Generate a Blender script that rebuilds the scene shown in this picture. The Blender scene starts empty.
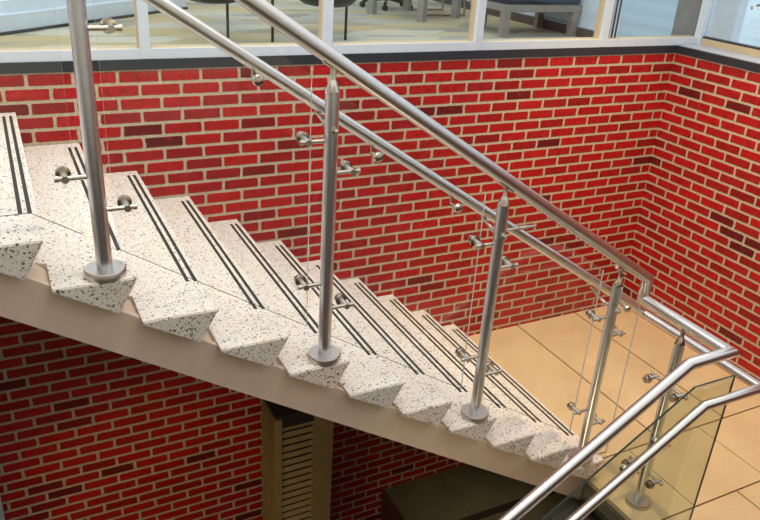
import bpy, bmesh, math, random
from mathutils import Vector, Matrix
random.seed(7)
scene = bpy.context.scene
COL = scene.collection

# ------------------------------------------------------------------ helpers
def tag(o, label=None, cat=None, group=None, kind=None):
    if label: o['label'] = label
    if cat: o['category'] = cat
    if group: o['group'] = group
    if kind: o['kind'] = kind
    return o

def link(name, bm, mat, parent=None, smooth=False):
    me = bpy.data.meshes.new(name)
    bmesh.ops.recalc_face_normals(bm, faces=bm.faces[:])
    bm.to_mesh(me); bm.free()
    for m in (mat if isinstance(mat, (list, tuple)) else [mat]):
        me.materials.append(m)
    if smooth:
        for p in me.polygons: p.use_smooth = True
        try: me.set_sharp_from_angle(angle=math.radians(40))
        except Exception: pass
    o = bpy.data.objects.new(name, me); COL.objects.link(o)
    if parent: o.parent = parent
    return o

def empty(name, loc=(0, 0, 0)):
    o = bpy.data.objects.new(name, None); COL.objects.link(o); o.location = loc
    return o

def copy_tree(o, parent=None):
    c = o.copy(); COL.objects.link(c)
    if parent: c.parent = parent
    for ch in list(o.children): copy_tree(ch, c)
    return c

def add_box(bm, x0, x1, y0, y1, z0, z1):
    v = [bm.verts.new(p) for p in ((x0,y0,z0),(x1,y0,z0),(x1,y1,z0),(x0,y1,z0),(x0,y0,z1),(x1,y0,z1),(x1,y1,z1),(x0,y1,z1))]
    fs = []
    for f in ((3,2,1,0),(4,5,6,7),(0,1,5,4),(1,2,6,5),(2,3,7,6),(3,0,4,7)):
        fs.append(bm.faces.new([v[i] for i in f]))
    return v, fs

def box(name, x0, x1, y0, y1, z0, z1, mat, parent=None, bev=0):
    bm = bmesh.new(); add_box(bm, x0, x1, y0, y1, z0, z1)
    if bev: bmesh.ops.bevel(bm, geom=bm.edges[:], offset=bev, segments=2, affect='EDGES', clamp_overlap=True)
    return link(name, bm, mat, parent, smooth=bool(bev))

def add_tube(bm, pts, r, n=20, cap=True):
    """mitred tube through pts"""
    pts = [Vector(p) for p in pts]
    d0 = (pts[1]-pts[0]).normalized()
    ref = Vector((0,0,1)) if abs(d0.z) < .9 else Vector((1,0,0))
    a = d0.cross(ref).normalized(); b = a.cross(d0).normalized()
    ring = [pts[0] + r*(math.cos(2*math.pi*i/n)*a + math.sin(2*math.pi*i/n)*b) for i in range(n)]
    rings = [ring]
    for k in range(1, len(pts)):
        d = (pts[k]-pts[k-1]).normalized()
        if k < len(pts)-1:
            nn = (d + (pts[k+1]-pts[k]).normalized()).normalized()
        else: nn = d
        ring = [p + d*((pts[k]-p).dot(nn)/d.dot(nn)) for p in ring]
        rings.append(ring)
    V = [[bm.verts.new(p) for p in rg] for rg in rings]
    for k in range(len(V)-1):
        for i in range(n):
            bm.faces.new((V[k][i], V[k][(i+1)%n], V[k+1][(i+1)%n], V[k+1][i]))
    if cap:
        bm.faces.new(V[0][::-1]); bm.faces.new(V[-1])

def add_lathe(bm, prof, origin=(0,0,0), axis='z', n=28):
    """prof = [(radius, t)...] along axis"""
    O = Vector(origin)
    ax = {'x': (Vector((0,1,0)), Vector((0,0,1)), Vector((1,0,0))),
          'y': (Vector((0,0,1)), Vector((1,0,0)), Vector((0,1,0))),
          'z': (Vector((1,0,0)), Vector((0,1,0)), Vector((0,0,1)))}[axis]
    V = []
    for r, t in prof:
        V.append([bm.verts.new(O + ax[2]*t + r*(math.cos(2*math.pi*i/n)*ax[0] + math.sin(2*math.pi*i/n)*ax[1])) for i in range(n)])
    for k in range(len(V)-1):
        for i in range(n):
            bm.faces.new((V[k][i], V[k][(i+1)%n], V[k+1][(i+1)%n], V[k+1][i]))
    bm.faces.new(V[0][::-1]); bm.faces.new(V[-1])

def add_prism(bm, poly_xz, y0, y1):
    a = [bm.verts.new((x, y0, z)) for x, z in poly_xz]; b = [bm.verts.new((x, y1, z)) for x, z in poly_xz]
    bm.faces.new(a); bm.faces.new(b[::-1])
    n = len(a)
    for i in range(n): bm.faces.new((a[i], b[i], b[(i+1)%n], a[(i+1)%n]))

def hull(points):
    bm = bmesh.new()
    vs = [bm.verts.new(p) for p in points]
    bmesh.ops.convex_hull(bm, input=vs)
    bmesh.ops.dissolve_limit(bm, angle_limit=.01, verts=bm.verts[:], edges=bm.edges[:])
    return bm

# ------------------------------------------------------------------ materials
def s2l(c):
    return tuple(((x/255)/12.92 if x/255 <= .04045 else ((x/255+.055)/1.055)**2.4) for x in c) + (1,)

class NT:
    def __init__(self, name):
        self.m = bpy.data.materials.new(name); self.m.use_nodes = True
        self.t = self.m.node_tree; self.t.nodes.clear()
        self.out = self.t.nodes.new('ShaderNodeOutputMaterial')
    def n(self, typ, **kw):
        nd = self.t.nodes.new('ShaderNode'+typ)
        for k, v in kw.items():
            if hasattr(nd, k) and k not in nd.inputs: setattr(nd, k, v)
            else: self.set(nd.inputs[k], v)
        return nd
    def set(self, s, v):
        if hasattr(v, 'is_output'): self.t.links.new(v, s)
        else: s.default_value = v
    def math(self, op, a, b=None, c=None):
        nd = self.t.nodes.new('ShaderNodeMath'); nd.operation = op
        for i, v in enumerate((a, b, c)):
            if v is not None: self.set(nd.inputs[i], v)
        return nd.outputs[0]
    def mixc(self, f, a, b, mode='MIX'):
        nd = self.t.nodes.new('ShaderNodeMix'); nd.data_type = 'RGBA'; nd.blend_type = mode
        self.set(nd.inputs[0], f); self.set(nd.inputs[6], a); self.set(nd.inputs[7], b)
        return nd.outputs[2]
    def ramp(self, f, stops, interp='LINEAR'):
        nd = self.t.nodes.new('ShaderNodeValToRGB'); nd.color_ramp.interpolation = interp
        e = nd.color_ramp.elements
        while len(e) < len(stops): e.new(.5)
        for el, (p, c) in zip(e, stops):
            el.position = p; el.color = c if len(c) == 4 else s2l(c)
        self.set(nd.inputs[0], f); return nd.outputs[0]
    def step(self, v, lo, hi):
        nd = self.t.nodes.new('ShaderNodeMapRange'); nd.interpolation_type = 'SMOOTHSTEP'
        self.set(nd.inputs[0], v); nd.inputs[1].default_value = lo; nd.inputs[2].default_value = hi
        return nd.outputs[0]
    def coords(self):
        return self.n('TexCoord').outputs['Object']
    def finish(self, **kw):
        bs = self.n('BsdfPrincipled')
        for k, v in kw.items(): self.set(bs.inputs[k], v)
        self.t.links.new(bs.outputs[0], self.out.inputs[0]); return self.m

def plain(name, rgb, rough=.5, metal=0, noise=.06, scale=12, spec=.5):
    t = NT(name)
    nz = t.n('TexNoise', Scale=float(scale), Detail=3.0)
    t.set(nz.inputs['Vector'], t.coords())
    c = s2l(rgb)
    lo = tuple(x*(1-noise*2) for x in c[:3])+(1,); hi = tuple(min(1, x*(1+noise)) for x in c[:3])+(1,)
    col = t.ramp(nz.outputs[0], [(.3, lo), (.7, hi)])
    return t.finish(**{'Base Color': col, 'Roughness': rough, 'Metallic': metal, 'Specular IOR Level': spec})

BL, CH = .2032, .0677
def brick(name, axis, phase, gain=1.0):
    t = NT(name)
    co = t.coords(); sp = t.n('SeparateXYZ', Vector=co)
    h = sp.outputs[0] if axis == 'x' else t.math('MULTIPLY', sp.outputs[1], -1.0)
    nz = t.n('TexNoise', Scale=22.0, Detail=2.0, Vector=co); nz2 = t.n('TexNoise', Scale=90.0, Detail=3.0, Vector=co)
    w1 = t.math('MULTIPLY', t.math('SUBTRACT', nz.outputs[0], .5), .014)
    w2 = t.math('MULTIPLY', t.math('SUBTRACT', nz2.outputs[0], .5), .009)
    hz = t.math('ADD', h, t.math('ADD', w1, phase)); vz = t.math('ADD', sp.outputs[2], w2)
    v = t.math('DIVIDE', vz, CH); row = t.math('FLOOR', v)
    odd = t.math('SUBTRACT', row, t.math('MULTIPLY', t.math('FLOOR', t.math('DIVIDE', row, 2.0)), 2.0))
    u = t.math('ADD', t.math('ADD', t.math('DIVIDE', hz, BL), t.math('MULTIPLY', odd, .5)), .5)
    col = t.math('FLOOR', u)
    fu = t.math('SUBTRACT', u, col); fv = t.math('SUBTRACT', v, row)
    du = t.math('MULTIPLY', t.math('MINIMUM', fu, t.math('SUBTRACT', 1.0, fu)), BL)
    dv = t.math('MULTIPLY', t.math('MINIMUM', fv, t.math('SUBTRACT', 1.0, fv)), CH)
    ra = t.math('MAXIMUM', t.math('SUBTRACT', .015, du), 0.0); rb = t.math('MAXIMUM', t.math('SUBTRACT', .015, dv), 0.0)
    d = t.math('SUBTRACT', .015, t.math('SQRT', t.math('ADD', t.math('MULTIPLY', ra, ra), t.math('MULTIPLY', rb, rb))))
    mask = t.step(d, .0062, .0096)
    cid = t.n('CombineXYZ', X=col, Y=row)
    wn = t.n('TexWhiteNoise', noise_dimensions='2D', Vector=cid.outputs[0])
    face = t.ramp(wn.outputs[0], [(0, (88,16,18)), (.03, (104,17,19)), (.07, (146,18,17)), (.35, (172,19,16)), (.7, (188,22,16)), (1, (158,26,23))])
    fine = t.n('TexNoise', Scale=55.0, Detail=5.0, Roughness=.7, Vector=co)
    face = t.mixc(t.math('MULTIPLY', t.step(fine.outputs[0], .45, .7), .8), face, s2l((96,12,12)))
    mid = t.n('TexNoise', Scale=24.0, Detail=3.0, Roughness=.6, Vector=co)
    face = t.mixc(t.math('MULTIPLY', t.step(mid.outputs[0], .5, .72), .6), face, s2l((112,14,14)))
    face = t.mixc(t.math('MULTIPLY', t.step(mid.outputs[0], .45, .3), .3), face, s2l((206,44,30)))
    big = t.n('TexNoise', Scale=240.0, Detail=2.0, Vector=co)
    face = t.mixc(t.math('MULTIPLY', t.step(big.outputs[0], .66, .74), .45), face, s2l((215,120,95)))
    mort = t.ramp(fine.outputs[0], [(.3, (164,148,124)), (.7, (204,188,162))])
    c = t.mixc(mask, mort, face)
    hgt = t.math('ADD', t.math('MULTIPLY', mask, 1.0), t.math('MULTIPLY', fine.outputs[0], .35))
    bp = t.n('Bump', Strength=.7, Distance=.006, Height=hgt)
    rough = t.math('SUBTRACT', .85, t.math('MULTIPLY', mask, .35))
    return t.finish(**{'Base Color': c, 'Roughness': rough, 'Normal': bp.outputs[0], 'Specular IOR Level': .4})

def terrazzo(name, base=(222,214,203)):
    t = NT(name); co = t.coords()
    cols = None
    cur = s2l(base)
    st = t.n('TexNoise', Scale=5.0, Detail=3.0, Vector=co)
    cur = t.mixc(t.math('MULTIPLY', t.step(st.outputs[0], .52, .75), .35), cur, s2l((214,202,164)))
    for sc, thr, prob, ramp in ((104., .42, .55, [(0, (40,40,38)), (.5, (92,86,80)), (.75, (205,165,130)), (1, (170,160,150))]),
                                (190., .40, .50, [(0, (40,40,38)), (.5, (110,100,92)), (1, (190,160,135))]),
                                (72., .34, .20, [(0, (52,50,48)), (.6, (90,86,80)), (1, (200,150,110))])):
        vo = t.n('TexVoronoi', Scale=sc, Vector=co)
        rs = t.n('SeparateColor', Color=vo.outputs['Color'])
        size = t.math('MULTIPLY', rs.outputs[1], thr)
        m = t.math('MULTIPLY', t.math('LESS_THAN', vo.outputs['Distance'], t.math('ADD', size, .06)), t.math('LESS_THAN', rs.outputs[0], prob))
        cur = t.mixc(t.math('MULTIPLY', m, .9), cur, t.ramp(rs.outputs[2], ramp))
    return t.finish(**{'Base Color': cur, 'Roughness': .42})

def aggregate(name):
    t = NT(name); co = t.coords()
    nz = t.n('TexNoise', Scale=3.0, Detail=4.0, Vector=co); f = t.n('TexNoise', Scale=140.0, Detail=4.0, Vector=co)
    c = t.ramp(nz.outputs[0], [(.3, (200,172,130)), (.7, (214,188,146))])
    c = t.mixc(t.math('MULTIPLY', t.step(f.outputs[0], .5, .7), .45), c, s2l((160,128,90)))
    c = t.mixc(t.math('MULTIPLY', t.step(f.outputs[0], .42, .3), .3), c, s2l((236,218,184)))
    bp = t.n('Bump', Strength=.15, Distance=.002, Height=f.outputs[0])
    return t.finish(**{'Base Color': c, 'Roughness': .5, 'Normal': bp.outputs[0]})

def steel(name, rgb=(196,190,184), rough=.24):
    t = NT(name); co = t.coords()
    nz = t.n('TexNoise', Scale=60.0, Detail=4.0, Vector=co)
    c = t.ramp(nz.outputs[0], [(.3, tuple(int(x*.97) for x in rgb)), (.7, rgb)])
    r = t.math('ADD', t.math('MULTIPLY', nz.outputs[0], .03), rough-.015)
    return t.finish(**{'Base Color': c, 'Metallic': 1.0, 'Roughness': r})

def glass(name, tint, refl=.6):
    t = NT(name)
    tr = t.n('BsdfTransparent', Color=tint + (1,)); gl = t.n('BsdfGlossy', Roughness=.02, Color=(.9,.95,.95,1))
    ge = t.n('NewGeometry'); dt = t.n('VectorMath', operation='DOT_PRODUCT')
    t.set(dt.inputs[0], ge.outputs['Incoming']); t.set(dt.inputs[1], ge.outputs['Normal'])
    fr = t.math('ADD', .04, t.math('MULTIPLY', .96, t.math('POWER', t.math('SUBTRACT', 1.0, t.math('ABSOLUTE', dt.outputs['Value'])), 5.0)))
    mx = t.n('MixShader'); t.set(mx.inputs[0], t.math('MULTIPLY', fr, refl))
    t.t.links.new(tr.outputs[0], mx.inputs[1]); t.t.links.new(gl.outputs[0], mx.inputs[2])
    t.t.links.new(mx.outputs[0], t.out.inputs[0]); return t.m

def carpet(name):
    t = NT(name); co = t.coords()
    mp = t.n('Mapping', Vector=co); mp.inputs['Scale'].default_value = (1.1, 3.2, 1); mp.inputs['Rotation'].default_value = (0,0,.35)
    vo = t.n('TexVoronoi', Scale=1.3, distance='CHEBYCHEV', Vector=mp.outputs[0])
    rs = t.n('SeparateColor', Color=vo.outputs['Color'])
    c = t.ramp(rs.outputs[0], [(0, (150,150,140)), (.25, (176,170,140)), (.5, (196,178,130)), (.75, (206,202,180)), (1, (160,166,160))])
    f = t.n('TexNoise', Scale=60.0, Detail=3.0, Vector=co)
    c = t.mixc(t.math('MULTIPLY', f.outputs[0], .3), c, s2l((110,110,100)))
    return t.finish(**{'Base Color': c, 'Roughness': .95})

def shades(name, a, b, n=9.):
    t = NT(name); sp = t.n('SeparateXYZ', Vector=t.coords())
    w = t.math('FRACT', t.math('MULTIPLY', sp.outputs[2], n))
    c = t.mixc(t.step(w, .3, .7), s2l(a), s2l(b))
    return t.finish(**{'Base Color': c, 'Roughness': .6})

M = {}
M['brick_x'] = brick('brick_back', 'x', .0823)
M['brick_y'] = brick('brick_side', 'y', 0.0)
M['terrazzo'] = terrazzo('terrazzo')
M['landing'] = aggregate('landing_stone')
M['steel'] = steel('stainless_steel', (214,211,208), .29)
M['steel_post'] = steel('post_steel', (218,221,226), .3)
M['steel_dull'] = steel('satin_steel', (206,200,192), .34)
M['steel_fit'] = steel('fitting_steel', (205,196,180), .2)
M['glass'] = glass('guard_glass', (.985,.992,.986), .6)
M['glass_green'] = glass('guard_glass_tinted', (.85,.89,.84), .6)
M['pane'] = glass('window_pane', (.95,.98,1.0), .5)
M['edge'] = plain('glass_edge', (206,210,204), .2)
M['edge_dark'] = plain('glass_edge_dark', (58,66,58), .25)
M['black_strip'] = plain('nosing_rubber', (38,36,32), .7)
M['stringer'] = plain('stringer_paint', (214,193,170), .28, noise=.03)
M['joint'] = plain('joint_grout', (96,72,46), .8)
M['flashing'] = plain('dark_flashing', (44,48,54), .4)
M['alu'] = plain('white_aluminium', (204,214,224), .35, noise=.02)
M['alu_warm'] = plain('beige_frame_warm_light', (200,178,142), .45, noise=.03)
M['ledge'] = plain('grey_ledge', (160,164,172), .45)
M['carpet'] = carpet('carpet_tiles')
M['white_wall'] = plain('white_paint', (214,226,234), .6, noise=.02)
M['base_dark'] = plain('dark_base', (96,90,84), .6)
M['black_vinyl'] = plain('black_vinyl', (30,27,28), .45)
M['black_metal'] = plain('black_metal', (34,30,30), .4)
M['grey_leg'] = plain('grey_table_leg', (150,150,142), .45)
M['grey_wood'] = plain('grey_brown_wood', (150,144,132), .5)
M['navy'] = plain('navy_cushion', (44,54,74), .6)
M['shade'] = shades('pale_blue_shade', (186,214,232), (194,220,236))
M['column'] = plain('grey_column', (136,132,126), .5)
M['ext_ground'] = plain('pale_paving', (200,222,232), .7, noise=.04, scale=3)
M['ext_frame'] = plain('outdoor_dark_frame', (70,76,84), .5)
M['dry_leaf'] = plain('dry_brown_leaves', (176,140,112), .8, noise=.3, scale=30)
M['tan_paint'] = plain('tan_paint', (158,141,94), .5)
M['dark_slat'] = plain('dark_slat', (44,42,34), .6)
M['dark_tile'] = plain('dark_tile', (104,98,78), .5, noise=.1, scale=4)
M['dark_joint'] = plain('dark_joint', (40,24,16), .7)
M['pale_joint'] = plain('pale_tile_joint', (96,90,76), .7)
M['brown_face'] = plain('brown_face', (86,52,36), .7)
M['hall_paint'] = plain('hall_paint', (226,218,206), .7)
M['white_trim'] = plain('white_trim', (196,214,230), .5)

# ------------------------------------------------------------------ stair numbers
G, RZ = .26137, .16809
XB0, ZN0 = -4.21066, -.17821
YF = -1.5704
YW = -.004
SL = RZ/G
xs = lambda k: XB0 + k*G
zs = lambda k: ZN0 - k*RZ
nose = lambda x: ZN0 - SL*(x - XB0)          # nosing line height at x
ZF = -1.993                                   # landing level
ORD = ['topmost', 'second', 'third', 'fourth', 'fifth', 'sixth', 'seventh', 'eighth', 'ninth', 'tenth', 'lowest']

# ------------------------------------------------------------------ room shell
def struct(o): o['kind'] = 'structure'; return o
struct(box('wall_back', -7.5, .25, 0, .25, -4.2, 0, M['brick_x']))
struct(box('wall_right', 0, .25, -6.5, 0, -4.2, 0, M['brick_y']))
bm = bmesh.new(); add_box(bm, -7.5, .2, -.006, .11, 0, .05)
struct(link('trim_1', bm, M['flashing']))
bm = bmesh.new(); add_box(bm, -.006, .2, -6.5, -.006, 0, .05)
struct(link('trim_2', bm, M['flashing']))
# upper storey floor at the head of the stair, front part
struct(box('floor_upper', -9, xs(0)-G-.0706, YF, 0, ZN0-.3, ZN0, M['terrazzo']))
struct(box('floor_room', -9, .75, .11, 7, ZN0-.2, ZN0, M['carpet']))
# landing
bm = bmesh.new()
tiles = [(-1.66,-1.021,-1.437,0), (-1.009,-.467,-1.437,0), (-.455,0,-1.437,0),
         (-1.66,-1.27,-1.936,-1.447), (-1.264,-.70,-1.936,-1.447), (-.694,0,-1.936,-1.447),
         (-1.77,-1.5,-2.7,-1.946), (-1.494,-.956,-2.7,-1.946), (-.947,-.39,-2.7,-1.946), (-.384,0,-2.7,-1.946),
         (-1.77,-1.2,-3.5,-2.706), (-1.194,-.6,-3.5,-2.706), (-.594,0,-3.5,-2.706)]
for a, b, c, d in tiles: add_box(bm, a, b, c, d, ZF-.03, ZF)
struct(link('floor_landing', bm, M['landing']))
struct(box('floor_landing_slab', -1.655, 0, -3.5, 0, ZF-.22, ZF-.006, M['joint']))
bm = bmesh.new()
for z in (.035, .085, .135, .185): add_box(bm, -1.675, -1.655, -2.0, YF-.01, ZF-z-.03, ZF-z)
struct(link('trim_3', bm, M['dark_slat']))
# lower storey
struct(box('floor_lower', -8, 0, -6.5, 0, -4.2, -4.0, M['dark_tile']))
pf = empty('floor_platform', (0,0,0)); struct(pf)
box('platform_top', -2.06, -.0, -2.5, 0, -3.33, -3.22, M['dark_tile'], pf)
box('platform_face', -2.075, -2.06, -2.5, 0, -4.0, -3.22, M['brown_face'], pf)
bm = bmesh.new(); add_box(bm, -1.60, -1.585, -2.5, 0, -3.2205, -3.218); link('tile_joint', bm, M['pale_joint'], pf)
bm = bmesh.new(); add_box(bm, -2.06, 0, -.56, -.50, -3.2205, -3.217); link('tile_joint', bm, M['dark_joint'], pf)
# pale trim at the far left of the lower storey
struct(box('trim_4', -4.80, -4.585, -.012, 0, -4.0, -2.15, M['white_trim']))

# the rest of the stair hall: gallery floor under the viewer, far walls
struct(box('floor_gallery', -7.5, 0, -6.5, -3.62, ZN0-.3, ZN0, M['carpet']))
struct(box('wall_front', -7.5, 0, -6.75, -6.5, -4.2, 3.2, M['hall_paint']))
struct(box('wall_left', -7.75, -7.5, -6.5, 0, -4.2, 3.2, M['hall_paint']))

# ------------------------------------------------------------------ windows on the back wall (curtain wall of bays)
ZT = 2.4
mx = [-5.56, -4.582, -3.604, -2.638, -1.660, -.671, .221]
for i in range(len(mx)-1):
    a, b = mx[i], mx[i+1]
    w = empty('window_%d' % (i+1), (0,0,0)); struct(w)
    box('window_sill', a, b, 0, .012, .05, .098, M['alu'], w)
    box('sill_warm_lit_top', a, b, .012, .10, .05, .098, M['alu_warm'], w)  # sill top: warm light falling on it is put into the tan colour
    box('mullion', a-.018, a+.03, -.003, .03, .052, ZT, M['alu'], w)
    box('mullion_cheek', a-.019, a+.029, .03, .085, .098, ZT, M['alu_warm'], w)
    box('window_pane', a+.03, b-.03, .045, .051, .098, ZT, M['pane'], w)
w6 = bpy.data.objects['window_6']
box('inner_frame', -.60, -.505, .062, .09, .098, ZT, M['alu'], w6)
for x in (-.585, -.555, -.525): box('frame_gasket', x-.006, x+.006, .058, .064, .098, ZT, M['flashing'], w6)
# right hand windows, set back behind the ledge
w = empty('window_7', (0,0,0)); struct(w)
box('window_sill', .2, .26, -6.5, 0, .05, .10, M['alu_warm'], w)
box('window_gasket', .205, .255, -6.5, 0, .10, .112, M['flashing'], w)
box('mullion', .19, .26, -.03, .03, .05, ZT, M['alu'], w)
box('window_pane', .225, .231, -6.5, -.03, .112, ZT, M['pane'], w)
box('window_ledge', .0, .2, -6.5, -.006, .05, .056, M['ledge'], w)

# ------------------------------------------------------------------ upper flight
stair = empty('staircase', (xs(5), -.8, zs(5)))
tag(stair, 'white speckled terrazzo stair flight on a cream steel stringer, descending along the red brick wall', 'staircase')
def par(o, p):
    o.parent = p; o.matrix_parent_inverse = Matrix.Translation(p.location).inverted(); return o
for k in range(0, 11):
    x, z = xs(k), zs(k)
    xa = x - .2593; xd = x - G - .0706
    h = RZ if k < 10 else z - ZF - .004
    hc = .1232
    if k == 0: xd = xa
    # rear body up to the brick, front block with the raked sawtooth end
    bm = hull([(xd, YW, z), (x, YW, z), (xd, YF+.24, z), (x, YF+.2, z), (xa, YF+.2, z),
               (xd, YW, z-.05), (xd, YF+.24, z-.05), (x-.0706, YW, z-h+.001), (x-.0706, YF+.24, z-h+.001), (x-.0706, YF+.2, z-hc), (xa, YF+.2, z-.05)])
    bm2 = hull([(xa, YF, z), (x, YF, z), (xa, YF+.2, z), (x, YF+.2, z),
                (xa, YF, z-.012), (xa, YF+.2, z-.05), (x-.0706, YF, z-hc), (x-.0706, YF+.2, z-hc)])
    es = [e for e in bm2.edges if all(abs(v.co.y-YF) < 1e-4 for v in e.verts) or all(abs(v.co.x-x) < 1e-4 for v in e.verts)]
    bmesh.ops.bevel(bm2, geom=es, offset=.004, segments=2, affect='EDGES', clamp_overlap=True)
    tmp = bpy.data.meshes.new('tmp'); bm2.to_mesh(tmp); bm2.free(); bm.from_mesh(tmp); bpy.data.meshes.remove(tmp)
    tr = par(link('stair_tread', bm, M['terrazzo']), stair)
    for dx, y0 in ((-.024, -1.335), (-.052, -1.325)):
        bm = bmesh.new(); add_box(bm, x+dx-.0065, x+dx+.0065, y0, -.07, z-.002, z+.0012)
        link('nosing_strip', bm, M['black_strip'], tr)
        # child shares its tread's placement
    for c in tr.children: c.matrix_parent_inverse = Matrix.Identity(4)
top = [(-5.2, nose(-4.62)-.178), (-4.62, nose(-4.62)-.178), (-1.66, nose(-1.66)-.178)]
bot = [(-1.66, nose(-1.66)-.345), (-4.62, nose(-4.62)-.355), (-5.2, nose(-4.62)-.355)]
bm = bmesh.new(); add_prism(bm, top+bot, -1.52, -1.495)
par(link('stringer', bm, M['stringer']), stair)
bm = bmesh.new(); add_prism(bm, [(-4.6, nose(-4.6)-.19), (-1.72, nose(-1.72)-.19), (-1.72, nose(-1.72)-.21), (-4.6, nose(-4.6)-.21)], -1.495, -.004)
par(link('soffit_panel', bm, M['stringer']), stair)

# lower flight, running back to the left below the viewer
low = empty('staircase', (-2.4, -2.8, -2.6))
for k in range(0, 10):
    x, z = -1.77-k*G, ZF-(k+1)*RZ
    bm = hull([(x+.07, -3.55, z), (x-G, -3.55, z), (x+.07, -2.0, z), (x-G, -2.0, z),
               (x+.07, -3.55, z-.06), (x+.07, -2.0, z-.06), (x-G+.07, -3.55, z-.165), (x-G+.07, -2.0, z-.165)])
    tr = par(link('stair_tread', bm, M['terrazzo']), low)
    for dx in (.024, .052):
        bm = bmesh.new(); add_box(bm, x-G+dx-.0065, x-G+dx+.0065, -3.4, -2.2, z-.002, z+.0012)
        c = link('nosing_strip', bm, M['black_strip'], tr)
bm = bmesh.new(); a, b = -1.78, -4.4
za = ZF-.17; zb = za-SL*(a-b)
add_prism(bm, [(a, za-.02), (b, zb-.02), (b, zb-.3), (a, za-.3)], -2.05, -2.02)
par(link('stringer', bm, M['stringer']), low)
tag(low, 'lower terrazzo stair flight dropping from the landing toward the viewer under the green glass', 'staircase')

# ------------------------------------------------------------------ posts
YP = -1.51
def clip(parent, side, z, axis='x'):
    """rod out of the post, round glass clamp with a knob; side = -1 / +1"""
    bm = bmesh.new()
    P = lambda a, b, c=z: (a, b, c) if axis == 'x' else (-b*0 - b, a, c)
    add_tube(bm, [P(0, 0), P(side*.112, 0)], .008, 12)
    add_tube(bm, [P(side*.104, 0), P(side*.116, 0)], .0105, 12)
    r = link('clip_rod', bm, M['steel_fit'], parent, True)
    r.name = 'glass_clip'
    bm = bmesh.new()
    add_tube(bm, [P(side*.086, -.014), P(side*.086, .05)], .0115, 14)
    link('knob', bm, M['steel_dull'], r, True)
    bm = bmesh.new()
    add_tube(bm, [P(side*.086, .046), P(side*.086, .054)], .023, 22)
    add_tube(bm, [P(side*.086, .066), P(side*.086, .071)], .019, 22)
    add_tube(bm, [P(side*.086, .05), P(side*.086, .07)], .006, 10)
    link('clamp_disc', bm, M['steel_fit'], r, True)
    return r

def rail_bracket(parent, zrel, dy, rise, x=0):
    """stub out of the back of a post with a saddle under the lower rail"""
    bm = bmesh.new()
    add_tube(bm, [(x, -.036, zrel), (x, .055, zrel)], .012, 14)
    add_tube(bm, [(x, .05, zrel), (x, dy, zrel+.02), (x, dy, zrel+rise)], .0075, 12)
    add_tube(bm, [(x-.035, dy, zrel+rise+.0225), (x+.035, dy, zrel+rise-.0225)], .006, 10)
    add_lathe(bm, [(.004, -.048), (.009, -.044), (.009, -.034)], (x, 0, zrel), 'y', 14)
    return link('rail_bracket', bm, M['steel_fit'], parent, True)

def make_post(height=1.065):
    r = empty('railing_post', (0, 0, 0))
    bm = bmesh.new(); add_lathe(bm, [(.066, 0), (.066, .022), (.063, .026), (.03, .026)])
    link('base_flange', bm, M['steel_dull'], r, True)
    bm = bmesh.new(); add_lathe(bm, [(.0252, .02), (.0252, height)], n=32)
    link('post_tube', bm, M['steel_post'], r, True)
    bm = bmesh.new(); add_lathe(bm, [(.0252, height), (.0245, height+.004), (.0125, height+.036), (.0095, height+.04), (.0095, height+.085)])
    link('post_neck', bm, M['steel_fit'], r, True)
    return r
post = make_post()
for side, zc in ((-1, .335), (1, .222), (-1, .893), (1, .772)): clip(post, side, zc)
rail_bracket(post, .935, .135, .034)
bm = bmesh.new(); add_tube(bm, [(-.035, 0, 1.168), (.035, 0, 1.122)], .009, 12); link('rail_saddle', bm, M['steel_fit'], post, True)
plabels = ['stainless post with round flange nearest the upper left corner, its top out of the picture',
           'stainless post with round flange in the middle, second down the flight, standing against the brick',
           'stainless post with round flange third down the flight, left of the tan landing',
           'stainless post on the lowest step of the flight, beside the tan landing floor']
for i, k in enumerate((1, 4, 7, 10)):
    o = post if i == 0 else copy_tree(post)
    o.location = (xs(k)-.093-(.03 if k == 10 else 0), YP, zs(k))
    tag(o, plabels[i], 'post', 'stainless posts down the stair railing')
# the post on the landing, in the return of the railing
p5 = make_post(.985)
p5.location = (-1.535, -1.79, ZF)
for side in (-1, 1):
    for zc in (.745, .212): clip(p5, side, zc, 'y')
tag(p5, 'stainless post standing on the landing edge under the turn of the rail, behind greenish glass', 'post', 'stainless posts down the stair railing')

# ------------------------------------------------------------------ rails
ru = 1.113; rl = .93
zu = lambda x: nose(x)+ru
zl = lambda x: nose(x)+rl
gr = empty('guard_rail', (-1.52, -1.5, zu(-1.52)))
bm = bmesh.new()
add_tube(bm, [(-6.2, -1.5, zu(-4.36)), (-4.36, -1.5, zu(-4.36)), (-1.515, -1.5, zu(-1.515)), (-1.515, -1.5, -.912), (-1.515, -2.035, -.914), (-1.768, -2.035, -.918), (-3.6, -2.035, -.918-SL*(3.6-1.768))], .0275, 28)
o = link('rail_tube', bm, M['steel'], None, True); par(o, gr)
tag(gr, 'thick upper stainless rail on the post tops that turns back at the landing', 'railing')
hr = empty('handrail', (-1.36, -1.4, zl(-1.36)))
bm = bmesh.new()
add_tube(bm, [(-6.2, -1.39, zl(-4.36)), (-4.36, -1.39, zl(-4.36)), (-1.355, -1.39, zl(-1.355)), (-1.355, -2.13, zl(-1.355)), (-1.726, -2.13, zl(-1.355)), (-3.6, -2.13, zl(-1.355)-SL*(3.6-1.726))], .0225, 26)
o = link('rail_tube', bm, M['steel'], None, True); par(o, hr)
tag(hr, 'thinner lower stainless handrail running behind the posts below the thick rail', 'handrail')
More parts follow.
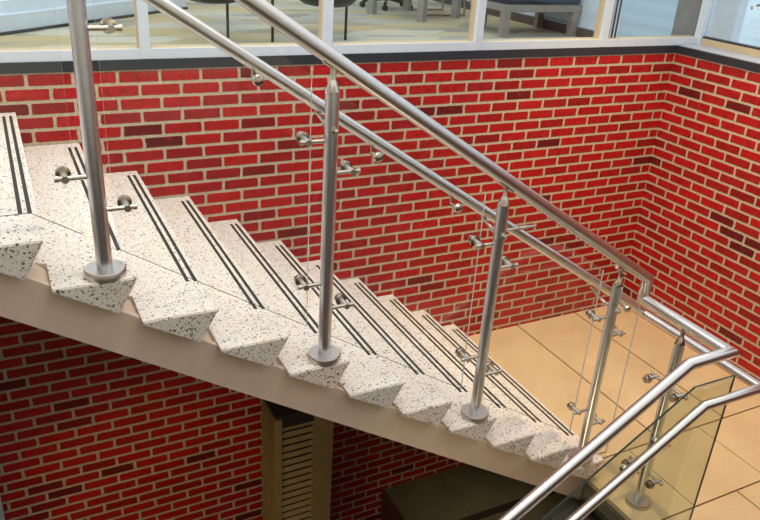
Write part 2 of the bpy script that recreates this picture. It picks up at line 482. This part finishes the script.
def glass_bracket(x, yg, z, ydir, zr):
    bm = bmesh.new()
    add_lathe(bm, [(.006, -.016), (.017, -.012), (.02, -.006), (.02, .006), (.006, .008)], (x, yg, z), 'y', 20)
    add_tube(bm, [(x, yg, z), (x, yg+ydir*.055, z), (x, yg+ydir*.055, zr)], .006, 10)
    add_tube(bm, [(x-.03, yg+ydir*.055, zr+.019), (x+.03, yg+ydir*.055, zr-.019)], .005, 10)
    return par(link('rail_bracket', bm, M['steel_fit'], None, True), hr)
for x, z in ((-3.501, .248), (-3.039, -.055), (-2.657, -.305), (-1.553, -.991)):
    glass_bracket(x, -1.45, z, 1, zl(x)-.022)
for x, z in ((-1.917, -1.252), (-2.071, -1.352)):
    glass_bracket(x, -2.08, z, -1, zl(-1.355)-SL*max(0, (-1.726-x))-.022)
bm = bmesh.new(); add_tube(bm, [(xs(7)-.07, -1.49, -.418), (xs(7)+.11, -1.49, -.418)], .006, 10); add_tube(bm, [(xs(7)+.02, -1.49, -.418), (xs(7)+.06, -1.49, -.418)], .009, 10)  # rod standing in for the reflection of a clip in the glass
par(link('clip_reflection_rod', bm, M['steel_fit'], None, True), hr)

# ------------------------------------------------------------------ glass panels
YG = -1.448
def panel(name, poly, y0, y1, mat, edge_mat, plane='xz', xc=0):
    bm = bmesh.new(); add_prism(bm, poly, y0, y1)
    if plane == 'yz':
        for v in bm.verts: v.co = Vector((xc + v.co.y, v.co.x, v.co.z))
    bmesh.ops.recalc_face_normals(bm, faces=bm.faces[:])
    for f in bm.faces:
        n = f.normal
        flat = abs(n.y) > .9 if plane == 'xz' else abs(n.x) > .9
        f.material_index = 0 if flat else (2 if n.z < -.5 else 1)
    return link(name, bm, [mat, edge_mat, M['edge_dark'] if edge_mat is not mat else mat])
px = [xs(k)-.093-(.03 if k == 10 else 0) for k in (1, 4, 7, 10)]
gt, gb = 1.012, .03
sl = lambda a, b: [(a, nose(a)+gb), (b, nose(b)+gb), (b, nose(b)+gt), (a, nose(a)+gt)]
xk = -4.235
p0 = panel('glass_panel', [(-5.3, nose(xk)+gb), (xk, nose(xk)+gb), (px[0]-.052, nose(px[0]-.052)+gb), (px[0]-.052, nose(px[0]-.052)+gt), (xk, nose(xk)+gt), (-5.3, nose(xk)+gt)], YG-.004, YG+.004, M['glass'], M['edge'])
GG = 'clear glass panels along the railing'
tag(p0, 'clear glass guard panel left of the nearest post, cut by the picture edge', 'glass panel', GG)
gl_l = ['clear glass guard panel between the nearest post and the middle post of the flight', 'clear glass guard panel between the middle post and the third post down',
        'clear glass guard panel between the third post and the post on the lowest step']
for i in range(3):
    tag(panel('glass_panel', sl(px[i]+.052, px[i+1]-.052), YG-.004, YG+.004, M['glass'], M['edge']), gl_l[i], 'glass panel', GG)
a = px[3]+.052
tag(panel('glass_panel', [(a, ZF+.05), (-1.46, ZF+.05), (-1.46, nose(-1.46)+gt-.06), (a, nose(a)+gt-.03)], YG-.004, YG+.004, M['glass'], M['edge']),
    'narrow clear glass panel right of the post on the lowest step', 'glass panel', GG)
for y0, y1, nm in ((-1.735, -1.56, 'small clear glass panel left of the landing post'), (-2.02, -1.845, 'small clear glass panel right of the landing post')):
    tag(panel('glass_panel', [(y0, ZF+.1), (y1, ZF+.1), (y1, ZF+.95), (y0, ZF+.95)], -.003, .003, M['glass'], M['glass'], 'yz', -1.60), nm, 'glass panel', GG)
zt2 = lambda x: -1.011 - SL*max(0, -1.752-x)
zb2 = lambda x: -1.93 - SL*max(0, -1.80-x)
tag(panel('glass_panel', [(-1.5, zb2(-1.5)), (-1.5, zt2(-1.5)), (-1.752, zt2(-1.752)), (-3.3, zt2(-3.3)), (-3.3, zb2(-3.3)), (-1.80, zb2(-1.8))], -2.085, -2.075, M['glass_green'], M['edge_dark']),
    'large greenish glass guard panel with a bent dark top edge at the lower right', 'glass panel', GG)

# ------------------------------------------------------------------ louvred cabinet on the lower storey
cab = empty('louvred_cabinet', (-2.84, -.15, -4.0))
def cpart(o): return par(o, cab)
cx0, cx1, cy0, cy1, cz = -3.035, -2.645, -.30, -.005, -2.06
bm = bmesh.new()
add_box(bm, cx0+.01, cx1, cy0+.06, cy1, -4.0, cz-.01)
cpart(link('cabinet_body', bm, M['dark_slat']))
bm = bmesh.new()
for i in range(48):
    z = cz-.05-i*.04
    v, f = add_box(bm, cx0-.004, cx0+.012, cy0+.03, cy1-.02, z-.008, z+.008)
cpart(link('side_grille', bm, M['tan_paint']))
cpart(box('top_plate', cx0, cx1, cy0, cy1, cz-.02, cz, M['dark_slat']))
bm = bmesh.new()
add_box(bm, cx0, cx0+.04, cy0, cy0+.04, -4.0, cz-.03); add_box(bm, cx1-.135, cx1, cy0, cy0+.04, -4.0, cz-.02)
cpart(link('door_frame', bm, M['tan_paint']))
cpart(box('header_rail', cx0+.04, cx1-.135, cy0+.005, cy0+.04, cz-.10, cz-.02, M['dark_slat']))
bm = bmesh.new()
z = cz-.10
while z > -3.9:
    vs = [bm.verts.new(p) for p in ((cx0+.04, cy0+.004, z-.022), (cx1-.135, cy0+.004, z-.022), (cx1-.135, cy0+.024, z), (cx0+.04, cy0+.024, z),
                                    (cx0+.04, cy0+.008, z-.027), (cx1-.135, cy0+.008, z-.027), (cx1-.135, cy0+.028, z-.006), (cx0+.04, cy0+.028, z-.006))]
    for f in ((0,1,2,3), (4,7,6,5), (0,4,5,1), (1,5,6,2), (2,6,7,3), (3,7,4,0)): bm.faces.new([vs[i] for i in f])
    z -= .055
cpart(link('louvre_panel', bm, M['tan_paint']))
tag(cab, 'tall tan louvred cabinet against the dark brick below the stair', 'cabinet')

# ------------------------------------------------------------------ the room behind the windows
wr = empty('wall_room_right', (0, 0, 0)); struct(wr)
box('wall_panel', .65, .75, 1.42, 7, ZN0, 2.6, M['white_wall'], wr)
box('baseboard_room', .625, .65, 1.42, 7, ZN0, ZN0+.085, M['base_dark'], wr)
box('baseboard_top', .62, .65, 1.42, 7, ZN0+.085, ZN0+.10, M['alu'], wr)
sh = box('window_shade', .655, .67, .64, 1.42, ZN0, 2.4, M['shade'])
tag(sh, 'pale blue drawn shade behind the window at the upper right', 'window shade')
cl = box('grey_column', .64, .76, .43, .65, ZN0, 2.6, M['column']); struct(cl); cl.name = 'column_1'
struct(box('wall_room_corner', .66, .75, .1, .43, ZN0, 2.6, M['white_wall']))
struct(box('wall_room_back', -9, .75, 6.8, 7, ZN0, 2.6, M['white_wall']))
# low white plinth crossing the left of the room on a diagonal
pl = empty('low_plinth', (-3.53, 2.745, ZN0)); pl.rotation_euler = (0, 0, math.atan2(1.15, 1.34))
box('plinth_body', -.9, 1.3, .02, .55, .02, .13, M['white_wall'], pl)
box('plinth_step', -.72, 1.3, .10, .55, .13, .21, M['white_wall'], pl)
box('base_reveal', -.9, 1.3, .0, .5, 0, .02, M['flashing'], pl)
bm = bmesh.new()
for i in range(26): add_box(bm, -.72+i*.03, -.705+i*.03, .3, .34, .21, .30)
link('vent_slats', bm, M['dark_slat'], pl)
tag(pl, 'low white plinth with a dark slatted vent on the carpet, upper left behind the window', 'plinth')

def lounge(x, y, sx, lab):
    t = empty('lounge_chair', (x, y, ZN0))
    bm = bmesh.new(); add_tube(bm, [(0, 0, 0), (0, 0, .30)], .011, 12); link('chair_leg', bm, M['black_metal'], t, True)
    bm = bmesh.new()
    bmesh.ops.create_uvsphere(bm, u_segments=28, v_segments=14, radius=1)
    for v in bm.verts:
        a = v.co.copy(); v.co = Vector((sx + a.x*.27, .02 + a.y*.27, .40 + (a.z*.14 if a.z < 0 else a.z*.06)))
        l = (a.x*a.x+a.y*a.y)**.5
        if l > 1e-5:
            f = min(1.0, l**.35)/l
            v.co.x = sx + a.x*f*.25; v.co.y = .02 + a.y*f*.25
    link('seat', bm, M['black_vinyl'], t, True)
    bm = bmesh.new()
    for i in range(14):
        a0 = math.radians(20+i*10); a1 = math.radians(30+i*10)
        pts = []
        for a_ in (a0, a1):
            for r_ in (.20, .25): pts += [(sx+math.cos(a_)*r_, .02+math.sin(a_)*r_, z_) for z_ in (.42, .78)]
        h_ = hull(pts); tm = bpy.data.meshes.new('t'); h_.to_mesh(tm); h_.free(); bm.from_mesh(tm); bpy.data.meshes.remove(tm)
    link('backrest', bm, M['black_vinyl'], t, True)
    tag(t, lab, 'chair', 'black lounge chairs behind the windows'); return t
lounge(-2.63, 1.95, -.10, 'black lounge chair on a thin stem behind the glass, left of the thick rail')
lounge(-1.725, 1.77, -.16, 'black lounge chair on a thin stem behind the glass, right of the thick rail')
st = empty('side_table', (-2.345, 1.74, ZN0))
bm = bmesh.new(); add_tube(bm, [(0,0,0), (0,0,.56)], .011, 12); link('table_stem', bm, M['black_metal'], st, True)
bm = bmesh.new(); add_lathe(bm, [(.2, .56), (.2, .585)]); link('tabletop', bm, M['black_vinyl'], st, True)
tag(st, 'slim dark stem of a small table between the two black lounge chairs', 'table')

oc = empty('office_chair', (-.36, 3.72, ZN0))
bm = bmesh.new(); add_tube(bm, [(0,0,.08), (0,0,.42)], .025, 12); link('chair_stem', bm, M['black_metal'], oc, True)
for i in range(5):
    a = i*2*math.pi/5 + .4
    bm = bmesh.new(); add_tube(bm, [(0,0,.10), (.27*math.cos(a), .27*math.sin(a), .065)], .018, 10)
    add_lathe(bm, [(.026, -.02), (.03, -.015), (.03, .015), (.026, .02)], (.27*math.cos(a), .27*math.sin(a), .03), 'y', 14)
    link('caster_leg', bm, M['black_metal'], oc, True)
bm = bmesh.new(); add_box(bm, -.24, .24, -.24, .24, .42, .50); bmesh.ops.bevel(bm, geom=bm.edges[:], offset=.03, segments=3, affect='EDGES'); link('seat', bm, M['black_vinyl'], oc, True)
bm = bmesh.new(); add_box(bm, -.22, .22, .2, .26, .55, 1.0); bmesh.ops.bevel(bm, geom=bm.edges[:], offset=.025, segments=3, affect='EDGES'); link('backrest', bm, M['black_vinyl'], oc, True)
tag(oc, 'black office chair with casters far back in the room, at the top edge', 'chair')

tb = empty('table', (-.50, 2.70, ZN0)); tb.rotation_euler = (0, 0, math.radians(25))
for x, y in ((0, 0), (.60, 0), (0, .62), (.60, .62)):
    bm = bmesh.new(); add_box(bm, x-.035, x+.035, y-.035, y+.035, 0, .70); link('table_leg', bm, M['grey_leg'], tb)
box('tabletop', -.06, .66, -.06, .68, .70, .74, M['grey_leg'], tb, .004)
tag(tb, 'grey table on square legs behind the window, left of the navy bench', 'table')
sc = empty('sled_chair', (-.03, 3.3, ZN0))
for s in (-.22, .22):
    bm = bmesh.new(); add_tube(bm, [(-.25, s, .44), (-.22, s, .012), (.26, s, .012), (.24, s, .44)], .011, 12); link('sled_frame', bm, M['steel_fit'], sc, True)
box('seat', -.25, .25, -.23, .23, .44, .48, M['black_vinyl'], sc, .01)
box('backrest', .22, .26, -.22, .22, .55, .85, M['black_vinyl'], sc, .01)
tag(sc, 'chair with chrome sled runners under the grey table', 'chair')

bn = empty('bench', (.245, 2.0, ZN0))
for x, y in ((-.43, -.22), (.34, -.22), (-.33, .28), (.43, -.05), (.34, .28)):
    if (x, y) == (.43, -.05): continue
    bm = bmesh.new(); add_box(bm, x-.035, x+.035, y-.03, y+.03, 0, .22); link('bench_leg', bm, M['grey_wood'], bn)
box('bench_frame', -.465, .42, -.25, .32, .215, .275, M['grey_wood'], bn, .004)
box('cushion', -.455, .40, -.24, .31, .275, .41, M['navy'], bn, .03)
tag(bn, 'low grey wooden bench with a navy cushion behind the window, right of centre', 'bench')

# ------------------------------------------------------------------ outdoors beyond the right hand windows
struct(box('ground_outside', .76, 14, -9, 9, -.6, -.3, M['ext_ground']))
of = empty('outdoor_frame', (3.6, 1.6, -.3))
for y in (.35, -1.2): box('frame_post', -.05, .05, y-.05, y+.05, 0, 2.6, M['ext_frame'], of)
box('frame_beam', -.05, .05, -1.25, .4, 0.0, .10, M['ext_frame'], of)
tag(of, 'dark frame standing outside beyond the window at the upper right corner', 'frame')
sb = empty('shrub', (5.2, 1.0, -.3))
bm = bmesh.new()
for i in range(900):
    p = Vector((random.gauss(0, .5), random.gauss(0, 1.1), abs(random.gauss(.5, .35))))
    s = random.uniform(.03, .07); n = Vector((random.gauss(0,1), random.gauss(0,1), random.gauss(0,1))).normalized()
    a = n.orthogonal().normalized()*s; b = n.cross(a).normalized()*s*.6
    bm.faces.new([bm.verts.new(p+q) for q in (a, b, -a, -b)])
link('foliage', bm, M['dry_leaf'], sb)
bm = bmesh.new()
for i in range(9): add_tube(bm, [(random.uniform(-.1,.1), random.uniform(-.6,.6), 0), (random.uniform(-.4,.4), random.uniform(-1,1), .9)], .012, 6)
link('stem', bm, M['brown_face'], sb)
tag(sb, 'dry pinkish brown shrub outside the window at the upper right corner', 'shrub')

# ------------------------------------------------------------------ light
w = bpy.data.worlds.new('sky'); scene.world = w; w.use_nodes = True
nt = w.node_tree; nt.nodes.clear()
out = nt.nodes.new('ShaderNodeOutputWorld'); bg = nt.nodes.new('ShaderNodeBackground')
tc = nt.nodes.new('ShaderNodeTexCoord'); sp = nt.nodes.new('ShaderNodeSeparateXYZ'); rp = nt.nodes.new('ShaderNodeValToRGB')
nt.links.new(tc.outputs['Generated'], sp.inputs[0]); nt.links.new(sp.outputs[2], rp.inputs[0])
e = rp.color_ramp.elements
e[0].position = 0.0; e[0].color = (.55, .6, .66, 1)
e[1].position = .6; e[1].color = (1.0, 1.0, 1.0, 1)
nt.links.new(rp.outputs[0], bg.inputs[0]); bg.inputs[1].default_value = 1.0
nt.links.new(bg.outputs[0], out.inputs[0])

def lamp(name, typ, loc, target, energy, color, **kw):
    l = bpy.data.lights.new(name, typ); l.energy = energy; l.color = color
    for k, v in kw.items(): setattr(l, k, v)
    o = bpy.data.objects.new(name, l); COL.objects.link(o); o.location = loc
    o.rotation_euler = (Vector(target)-Vector(loc)).to_track_quat('-Z', 'Y').to_euler()
    return o
lamp('landing_spot', 'SPOT', (-.9, -1.2, 2.3), (-.75, -.8, -2.0), 250, (1.0, .73, .36), spot_size=math.radians(62), spot_blend=.8, shadow_soft_size=.12)
lamp('stair_ceiling_light', 'AREA', (-3.4, -1.3, 3.0), (-3.2, -1.15, -.8), 80, (1.0, .94, .87), shape='RECTANGLE', size=2.4, size_y=.6)
lamp('lower_hall_fill', 'SPOT', (-5.2, -1.9, -1.3), (-3.5, 0, -2.75), 50, (1.0, .62, .24), spot_size=math.radians(44), spot_blend=.9, shadow_soft_size=.2)  # added warm fill for the lower brick and cabinet, no fitting modelled
lamp('lower_floor_fill', 'SPOT', (-1.5, -.9, -2.25), (-1.55, -.75, -3.3), 9, (1.0, .84, .55), spot_size=math.radians(95), spot_blend=.8, shadow_soft_size=.1)  # fill added to lift the dark platform below the landing
lamp('stringer_warm_fill', 'SPOT', (-3.3, -2.7, -2.9), (-2.5, -1.52, -1.55), 34, (1.0, .66, .36), spot_size=math.radians(75), spot_blend=.9, shadow_soft_size=.12)  # unseen warm uplight added to tint the stringer from below

# ------------------------------------------------------------------ camera
F = 744.8168; yaw, pitch, roll = .4912133, .4382537, .0655194
cy, sy = math.cos(yaw), math.sin(yaw)
fwd = Vector((sy*math.cos(pitch), cy*math.cos(pitch), -math.sin(pitch)))
right = Vector((cy, -sy, 0)); up = right.cross(fwd)
r2 = math.cos(roll)*right + math.sin(roll)*up; u2 = -math.sin(roll)*right + math.cos(roll)*up
cam = bpy.data.cameras.new('camera'); co = bpy.data.objects.new('camera', cam); COL.objects.link(co)
cam.sensor_width = 36; cam.lens = F/760*36; cam.clip_start = .02
mw = Matrix((r2, u2, -fwd)).transposed().to_4x4(); mw.translation = Vector((-4.2737, -3.82715, .777434))
co.matrix_world = mw
scene.camera = co
scene.view_settings.view_transform = 'Standard'; scene.view_settings.look = 'None'
scene.view_settings.gamma = 1; scene.view_settings.use_curve_mapping = False
scene.view_settings.exposure = 0.3
